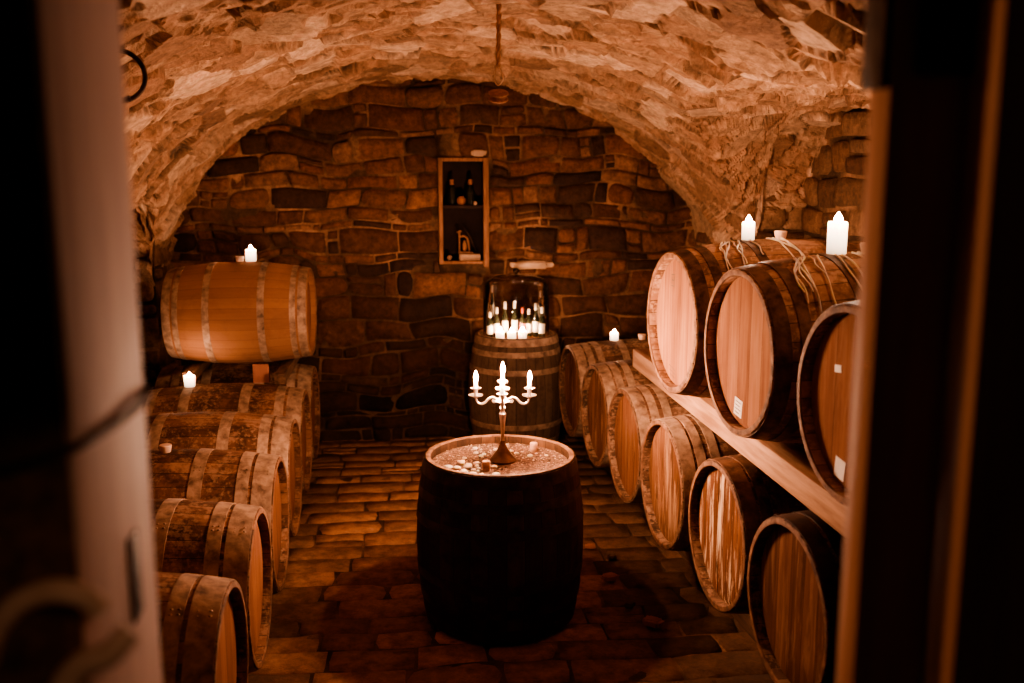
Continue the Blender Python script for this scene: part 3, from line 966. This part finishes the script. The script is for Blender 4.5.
# ------------------------------------------------------------------ candelabra
cb = empty('candelabra', (.349 * K, 3.80 * K, HZ + .001), (0, 0, -.10)); cb.scale = (K, K, K)
tag(cb, 'five armed silver candelabra standing on the barrel table', 'candelabra')
fo = MB().lathe([(.052, 0), (.054, .004), (.050, .010), (.040, .020), (.030, .034), (.020, .050), (.012, .066), (.008, .082)], 32)
fo.build('foot', M['brass_foot'], cb)
st = MB().lathe([(.008, .080), (.0065, .10), (.008, .13), (.0115, .165), (.014, .185), (.0145, .192), (.010, .197), (.0075, .206), (.012, .212), (.0125, .218), (.008, .224), (.0085, .232), (.016, .240), (.018, .248), (.014, .258), (.009, .264), (.008, .272), (.010, .280), (.011, .290)], 24)
st.build('stem', M['brass'], cb)
def cup(parent, x, z, k=1.0):
    MB().lathe([(.006, z - .004), (.012, z), (.027 * k, z + .005), (.029 * k, z + .009), (.026 * k, z + .007), (.008, z + .004)], 24, c=(x, 0, 0)).build('drip_pan', M['brass'], parent)
    MB().lathe([(.0065, z + .004), (.006, z + .012), (.0085, z + .022), (.0095, z + .032), (.021, z + .034), (.022, z + .037), (.010, z + .0375), (.0088, z + .034), (.001, z + .034)], 20, c=(x, 0, 0)).build('candle_cup', M['brass'], parent)
for k in range(4):
    a = k * PI / 2
    arm = MB()
    arm.tube(spline([(.012, 0, .246), (.026, 0, .250), (.040, 0, .257), (.055, 0, .250), (.070, 0, .235), (.086, 0, .230), (.099, 0, .238), (.105, 0, .256)], 6), [.0052] * 30 + [.0045] * 20, 10)
    # little scroll by the root
    arm.tube(spline([(.030, 0, .251), (.040, 0, .244), (.036, 0, .236), (.028, 0, .238), (.029, 0, .244)], 5), .0030, 8)
    arm.lathe([(.0005, -.005), (.004, -.003), (.005, 0), (.004, .003), (.0005, .005)], 8, c=(.033, 0, .240))
    ar = arm.build('arm', M['brass'], cb, (0, 0, 0), (0, 0, a))
    cup(ar, .105, .258)
cup(cb, 0, .286, .95)
cbm = cb.matrix_basis.copy()
names = ['right', 'back', 'left', 'front']
taper = dict(r=.0085, h=.040)
for k, nm in enumerate(names):
    a = k * PI / 2
    pos = cbm @ Vector((.105 * math.cos(a), .105 * math.sin(a), .258 + .0345))
    candle('taper_candle', 'short white taper burning on the %s arm of the candelabra' % nm, pos, .0085, .034 + (.006 if k % 2 else 0), 'wax_bright', .036, .0068, 'candelabra tapers')
pos = cbm @ Vector((0, 0, .286 + .0345))
candle('taper_candle', 'tallest white taper burning at the centre of the candelabra', pos, .0085, .042, 'wax_bright', .036, .0068, 'candelabra tapers')

# things lying on the barrel table -----------------------------------------
ck = MB().lathe([(.0105, 0), (.0115, .002), (.0115, .036), (.0105, .038)], 18, axis='X')
ckm = ck.mesh('wine_cork'); ckm.materials.append(M['cork'])
o = link('wine_cork', ckm, None, None, (.275 * K, 3.680 * K, HZ), (0, -PI / 2, 0)); tag(o, 'wine cork standing in front left of the candelabra foot', 'cork')
o = link('wine_cork', ckm, None, None, (.487 * K, 3.915 * K, HZ), (.0, -PI / 2, .3)); tag(o, 'wine cork standing behind right of the candelabra on the barrel table', 'cork')
for nm in bpy.data.objects:
    if nm.name.startswith('wine_cork'): nm.scale = (1.0 * K, 1.35 * K, 1.35 * K)
# pale wax lumps, countable, near the front left rim
def lump(seed, s):
    r = random.Random(seed)
    bm = bmesh.new(); bmesh.ops.create_icosphere(bm, subdivisions=2, radius=1)
    for v in bm.verts:
        n = mnoise.noise(v.co * 1.3 + Vector((seed * 3.1, 0, 0)))
        v.co = v.co * (1 + .35 * n); v.co.z = v.co.z * .55
    mn = min(v.co.z for v in bm.verts)
    for v in bm.verts: v.co.z -= mn; v.co *= s
    me = bpy.data.meshes.new('wax_lump'); bm.to_mesh(me); bm.free()
    me.polygons.foreach_set('use_smooth', [True] * len(me.polygons)); me.materials.append(M['lump'])
    return me
lm = [lump(k, 1) for k in range(4)]
r = random.Random(3)
placed = []
def try_place(x, y, s):
    if math.hypot(x - CX, y - CY) > .262 - s: return False
    if math.hypot(x - .349 * K, y - 3.8 * K) < .06 + s: return False
    for (cx_, cy_) in ((.275 * K, 3.68 * K), (.487 * K, 3.915 * K)):
        if math.hypot(x - cx_, y - cy_) < .018 + s: return False
    for (a_, b_, t_) in placed:
        if math.hypot(x - a_, y - b_) < (s + t_) * 1.0: return False
    placed.append((x, y, s)); return True
cnt = 0
for k in range(900):
    if cnt >= 20: break
    s = r.uniform(.010, .021)
    x = .225 * K + r.gauss(0, .045); y = 3.69 * K + r.gauss(0, .045)
    if try_place(x, y, s):
        o = link('wax_lump', lm[cnt % 4], None, None, (x, y, HZ - .001), (0, 0, r.uniform(0, 6))); o.scale = (s, s * r.uniform(.7, 1), s * r.uniform(.6, 1))
        tag(o, 'pale wax lump in the cluster at front left on the barrel table', 'wax', 'wax lumps at the front left of the barrel table'); cnt += 1
cnt = 0
for k in range(500):
    if cnt >= 10: break
    s = r.uniform(.007, .013)
    a = r.uniform(.2, 2.9); q = r.uniform(.1, .235)
    x, y = CX + q * math.cos(a), CY + q * math.sin(a)
    if try_place(x, y, s):
        o = link('wax_lump', lm[cnt % 4], None, None, (x, y, HZ - .001), (0, 0, r.uniform(0, 6))); o.scale = (s, s, s * .8)
        tag(o, 'small wax bit scattered behind the candelabra on the barrel table', 'wax', 'wax bits behind the candelabra'); cnt += 1
# crumbs nobody could count
cr = MB()
for k in range(950):
    a = r.uniform(0, 2 * PI); q = .282 * math.sqrt(r.random())
    x, y = q * math.cos(a), q * math.sin(a)
    if math.hypot(x + CX - .349 * K, y) < .065: continue
    s = r.uniform(.0016, .0048) * (2.0 if r.random() < .12 else 1)
    t = r.uniform(0, 6)
    c_, s_ = math.cos(t) * s, math.sin(t) * s
    h = s * r.uniform(.4, 1.1)
    cr.add([(x + c_, y + s_, 0), (x - s_, y + c_, 0), (x - c_ * .9, y - s_, 0), (x + s_, y - c_, 0), (x, y, h)], [[0, 1, 4], [1, 2, 4], [2, 3, 4], [3, 0, 4], [3, 2, 1, 0]])
o = cr.build('wax_crumbs', M['crumb'], None, (CX, CY, HZ + .0006), smooth=False)
tag(o, 'fine pale wax crumbs strewn over the barrel table top', 'crumbs', kind='stuff')

# ------------------------------------------------------------------ glass jar and bottles on the back barrel
BX, BY, BZ = .70, 6.615, .80 - .036 + .0062
gj = MB().lathe([(.222, 0), (.222, .33), (.216, .365), (.19, .395), (.13, .415), (.05, .424), (.001, .425)], 48, cap0=False, cap1=False)
jar = gj.build('glass_cloche', M['glass'], None, (BX, BY, BZ)); tag(jar, 'large clear glass cover standing on the upright back barrel', 'glass cover')
kb = MB().lathe([(.008, .424), (.008, .434), (.02, .444), (.022, .456), (.012, .467), (.001, .47)], 20).build('knob', M['glass'], jar)
def bottle(label, x, y, h, m, grp):
    root = empty('small_bottle', (BX + x, BY + y, BZ)); tag(root, label, 'bottle', grp)
    MB().lathe([(.018, 0), (.021, .004), (.021, h * .5), (.019, h * .58), (.009, h * .7), (.0075, h * .74), (.0075, h * .96), (.009, h * .97), (.009, h)], 18).build('glass_body', M['bottle'], root)
    MB().lathe([(.0098, h * .80), (.0098, h * .995), (.0085, h * 1.004), (.001, h * 1.005)], 16).build('capsule', M[m], root)
    MB().lathe([(.0214, h * .14), (.0214, h * .46)], 18, cap0=False, cap1=False).build('paper_label', M[m], root)
    return root
bot = [(-.175, .02, .17, 'capsule', 'leftmost thin bottle under the glass cover'),
       (-.128, .03, .20, 'capsule', 'second bottle from the left under the glass cover, pale label'),
       (-.070, .05, .235, 'capsule', 'tall bottle left of centre under the glass cover'),
       (-.005, .06, .235, 'capsule', 'tall bottle at the centre under the glass cover'),
       (.045, .02, .20, 'capsule_red', 'red labelled bottle right of centre under the glass cover'),
       (.090, .04, .185, 'capsule', 'third bottle from the right under the glass cover'),
       (.135, .02, .225, 'capsule', 'second bottle from the right under the glass cover'),
       (.172, -.02, .205, 'capsule', 'rightmost bottle under the glass cover')]
for x, y, h, m, lab in bot: bottle(lab, x, y, h, m, 'small bottles under the glass cover')
for x, lab in ((-.115, 'left lit candle stub under the glass cover on the back barrel'), (-.04, 'middle lit candle stub under the glass cover on the back barrel'), (.035, 'right lit candle stub under the glass cover on the back barrel')):
    candle('candle_stub', lab, (BX + x, BY - .07 - (.03 if x < -.02 and x > -.1 else 0), BZ), .027, .052, 'wax_bright', .026, .006, 'candle stubs under the glass cover')

# ------------------------------------------------------------------ wall cupboard
cu = empty('wall_cupboard', (.3725, YB, 1.235)); tag(cu, 'narrow open wooden cupboard set into the back stone wall', 'cupboard')
W2, Hc = .1725, .73
MB().box(-W2, -W2 + .028, -.045, .03, 0, Hc, .003).build('side_post', M['frame_wood'], cu)
MB().box(W2 - .036, W2, -.045, .03, -.02, Hc, .003).build('side_post', M['frame_wood'], cu)
MB().box(-W2 + .028, W2 - .036, -.04, .03, Hc - .025, Hc, .003).build('top_rail', M['frame_wood'], cu)
MB().box(-W2 + .028, W2 - .036, -.03, .03, 0, .02, .003).build('bottom_rail', M['frame_wood'], cu)
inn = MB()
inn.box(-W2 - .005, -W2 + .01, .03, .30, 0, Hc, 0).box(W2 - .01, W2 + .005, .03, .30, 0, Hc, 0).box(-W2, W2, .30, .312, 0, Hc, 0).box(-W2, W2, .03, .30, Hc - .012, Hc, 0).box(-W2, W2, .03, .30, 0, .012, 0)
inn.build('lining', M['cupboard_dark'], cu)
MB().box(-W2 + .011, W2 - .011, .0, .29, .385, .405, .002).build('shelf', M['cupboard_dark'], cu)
SZ = 1.235 + .405
def niche_bottle(x, lab):
    root = empty('dusty_bottle', (x, YB + .08, SZ)); tag(root, lab, 'bottle', 'bottles in the wall cupboard')
    MB().lathe([(.030, 0), (.034, .004), (.034, .085), (.030, .10), (.013, .125), (.012, .165), (.014, .167), (.014, .175)], 20).build('glass_body', M['bottle'], root)
    MB().lathe([(.0145, .14), (.0145, .176), (.001, .177)], 16).build('capsule', M['clay'], root)
niche_bottle(.295, 'dark bottle at left on the shelf of the wall cupboard')
niche_bottle(.425, 'dark bottle at right on the shelf of the wall cupboard')
jr = empty('clay_jar', (.36, YB + .05, SZ)); tag(jr, 'small round terracotta jar between the two bottles in the wall cupboard', 'jar')
MB().lathe([(.016, 0), (.028, .012), (.033, .03), (.028, .048), (.018, .054), (.02, .06)], 24).build('jar_body', M['clay'], jr)
kn = MB().lathe([(.010, 0), (.014, .008), (.013, .02), (.006, .027), (.001, .028)], 16).build('white_pebble', M['stone_pale'], None, (.455, YB - .0 + .012, SZ)); tag(kn, 'small white pebble on the shelf edge of the wall cupboard', 'pebble')
sb = MB().box(-.075, .075, -.04, .05, 0, .045, .008).build('stone_block', M['stone_pale'], None, (.415, YB + .04, 1.255)); tag(sb, 'flat grey stone block lying in the bottom of the wall cupboard', 'stone')
tl = empty('corking_tool', (.38, YB + .05, 1.30)); tag(tl, 'old hand corking tool with curved wooden handle on the stone block', 'tool')
MB().box(-.045, .06, -.02, .02, 0, .016, .004).build('foot_board', M['frame_wood'], tl)
MB().tube([(-.035, 0, .01), (-.036, 0, .12), (-.034, 0, .165)], .007, 10).tube([(-.055, 0, .15), (-.02, 0, .156)], .006, 8).build('post', M['frame_wood'], tl)
MB().tube(spline([(-.03, 0, .12), (-.005, -.004, .125), (.018, -.006, .11), (.028, -.006, .07), (.034, -.004, .016)], 6), .0075, 10).build('curved_handle', M['frame_wood'], tl)
MB().tube(spline([(.0, .014, .17), (.035, .012, .13), (.06, .01, .07), (.088, .006, .012)], 6), .006, 8).build('iron_lever', M['iron'], tl)
MB().lathe([(.006, .016), (.014, .03), (.016, .06), (.010, .085), (.004, .095)], 14, c=(.0, 0, 0)).build('spindle', M['frame_wood'], tl)
bl = MB().lathe([(.004, 0), (.015, .008), (.018, .02), (.013, .033), (.002, .038)], 14).build('cork_ball', M['cork'], None, (.272, YB + .03, 1.256)); tag(bl, 'small round cork ball at bottom left of the wall cupboard', 'ball')

# loose pale stones set on the back wall
def rock(name, lab, loc, sx, sy, sz, seed, m='stone_pale'):
    bm = bmesh.new(); bmesh.ops.create_cube(bm, size=2)
    bmesh.ops.bevel(bm, geom=bm.edges[:], offset=.35, segments=2, affect='EDGES')
    bmesh.ops.subdivide_edges(bm, edges=bm.edges[:], cuts=1, use_grid_fill=True)
    for v in bm.verts:
        n = mnoise.noise(v.co * 1.1 + Vector((seed * 7.3, 1, 2)))
        v.co = v.co * (1 + .18 * n)
    mn = min(v.co.z for v in bm.verts)
    for v in bm.verts: v.co = Vector((v.co.x * sx, v.co.y * sy, (v.co.z - mn) * sz))
    me = bpy.data.meshes.new(name); bm.to_mesh(me); bm.free()
    me.materials.append(M[m])
    o = link(name, me, None, None, loc, (0, 0, seed)); 
    if lab: tag(o, lab, 'stone')
    return o
o = rock('loose_stone', 'pale loose stone above the wall cupboard', (.475, YB - .035, 1.972), .05, .03, .022, .1)
o = rock('ledge_stone', 'long pale stone jutting from the back wall above the glass cover', (.845, YB - .03, 1.195), .15, .045, .028, 3.16)

# ------------------------------------------------------------------ hanging rope with hook and pulley, iron ring in vault
hp = empty('hanging_pulley', (.335, 3.80, 2.13)); tag(hp, 'rope with wire hook and small wooden pulley hanging from the vault', 'pulley')
rp = MB()
for ph in (0, PI):
    pts = []
    for i in range(61):
        t = i / 60; z = .13 + t * .30
        pts.append((.004 * t + .005 * math.cos(t * 26 + ph), .005 * math.sin(t * 26 + ph), z))
    rp.tube(pts, .0055, 7)
rp.build('rope', M['rope'], hp)
MB().tube(spline([(-.010, 0, .16), (.018, .0, .095), (.012, 0, .075), (-.002, 0, .064), (-.014, 0, .085), (-.008, 0, .125), (.004, 0, .15)], 6), .0022, 8).build('wire_hook', M['wire'], hp)
MB().lathe([(.001, -.016), (.034, -.016), (.038, -.013), (.038, -.009), (.029, -.004), (.029, .004), (.038, .009), (.038, .013), (.034, .016), (.001, .016)], 28).build('pulley_wheel', M['frame_wood'], hp, (0, 0, .026), (PI / 2 - 1.15, 0, .0))
Mx = Matrix.Rotation(math.radians(70), 3, 'X') 
rg = MB().torus(.074, .0075, M=Matrix.Rotation(math.radians(15), 3, 'Z') @ Matrix.Rotation(math.radians(90), 3, 'X'), n=36, m=10, a0=-1.45, a1=3.6)
ringo = empty('iron_ring', (-.862, 3.2, 2.166)); tag(ringo, 'dark iron ring hanging on the vault beside the left door post', 'ring')
rg.build('ring_bar', M['iron'], ringo)
MB().tube([(.03, 0, -.066), (.0, .0, -.075), (-.06, .05, -.03), (-.1, .12, .02)], .010, 8).build('staple', M['iron'], ringo)

# rubble at the foot of the right row
r = random.Random(12)
for k, (x, y, s) in enumerate(((.90, 4.35, .035), (.96, 4.62, .03), (.88, 4.75, .024), (.93, 4.05, .028), (.99, 3.86, .04), (1.0, 3.30, .03))):
    lab = ['broken brick piece on the floor between the third and fourth right barrels, nearer', 'broken brick piece on the floor in front of the fourth right barrel',
           'small stone chip on the floor just off the fourth right barrel', 'stone chip on the floor before the third right barrel',
           'brown stone under the front edge of the second right barrel', 'brown stone on the floor between first and second right barrels'][k]
    rock('floor_rubble', lab, (x, y, -.004), s * 1.0, s * .7, s * .4, k * 1.3 + .3, 'old_wood' if k % 2 else 'clay')

# ------------------------------------------------------------------ light
world = bpy.data.worlds.new('cellar night'); scene.world = world
world.use_nodes = True
bg = world.node_tree.nodes.get('Background') or world.node_tree.nodes.new('ShaderNodeBackground')
bg.inputs[0].default_value = (1, .6, .35, 1); bg.inputs[1].default_value = .016
def spot(name, loc, target, energy, angle, size=.06):
    li = bpy.data.lights.new(name, 'SPOT'); li.energy = energy; li.color = (1, .57, .34); li.shadow_soft_size = size
    li.spot_size = math.radians(angle); li.spot_blend = .5
    lo = bpy.data.objects.new(name, li); COL.objects.link(lo); lo.location = loc
    lo.rotation_euler = (Vector(target) - lo.location).to_track_quat('-Z', 'Y').to_euler()
spot('added_fill_right', (1.35, 1.75, 2.0), (-.29, .98, 1.74), 9, 40)  # added fill spot with no visible source, brightens the left jamb
spot('added_fill_left', (-.95, 1.7, 2.0), (.56, 1.05, 1.70), 42, 34)  # added fill spot for the right door trims, no real lamp here
spot('added_fill_pull', (.10, .15, 1.95), (-.31, .84, 1.47), 5.0, 26, .03)  # added front fill that brings out the iron pull and hook

# ------------------------------------------------------------------ camera
cam = bpy.data.cameras.new('camera'); co = bpy.data.objects.new('camera', cam); COL.objects.link(co)
cam.sensor_width = 36; cam.lens = 36 * 1000 / 1024
co.location = (0, 0, 1.89)
co.rotation_euler = (math.radians(90 - 9.8), 0, math.radians(-5.8))
cam.dof.use_dof = True; cam.dof.focus_distance = 4.2; cam.dof.aperture_fstop = 2.2
cam.clip_start = .02
scene.camera = co

scene.cycles.use_denoising = True
scene.cycles.max_bounces = 8
scene.cycles.diffuse_bounces = 4
scene.cycles.sample_clamp_indirect = 4
scene.view_settings.view_transform = 'AgX'
try: scene.view_settings.look = 'AgX - Medium High Contrast'
except Exception: pass
scene.view_settings.exposure = -0.3
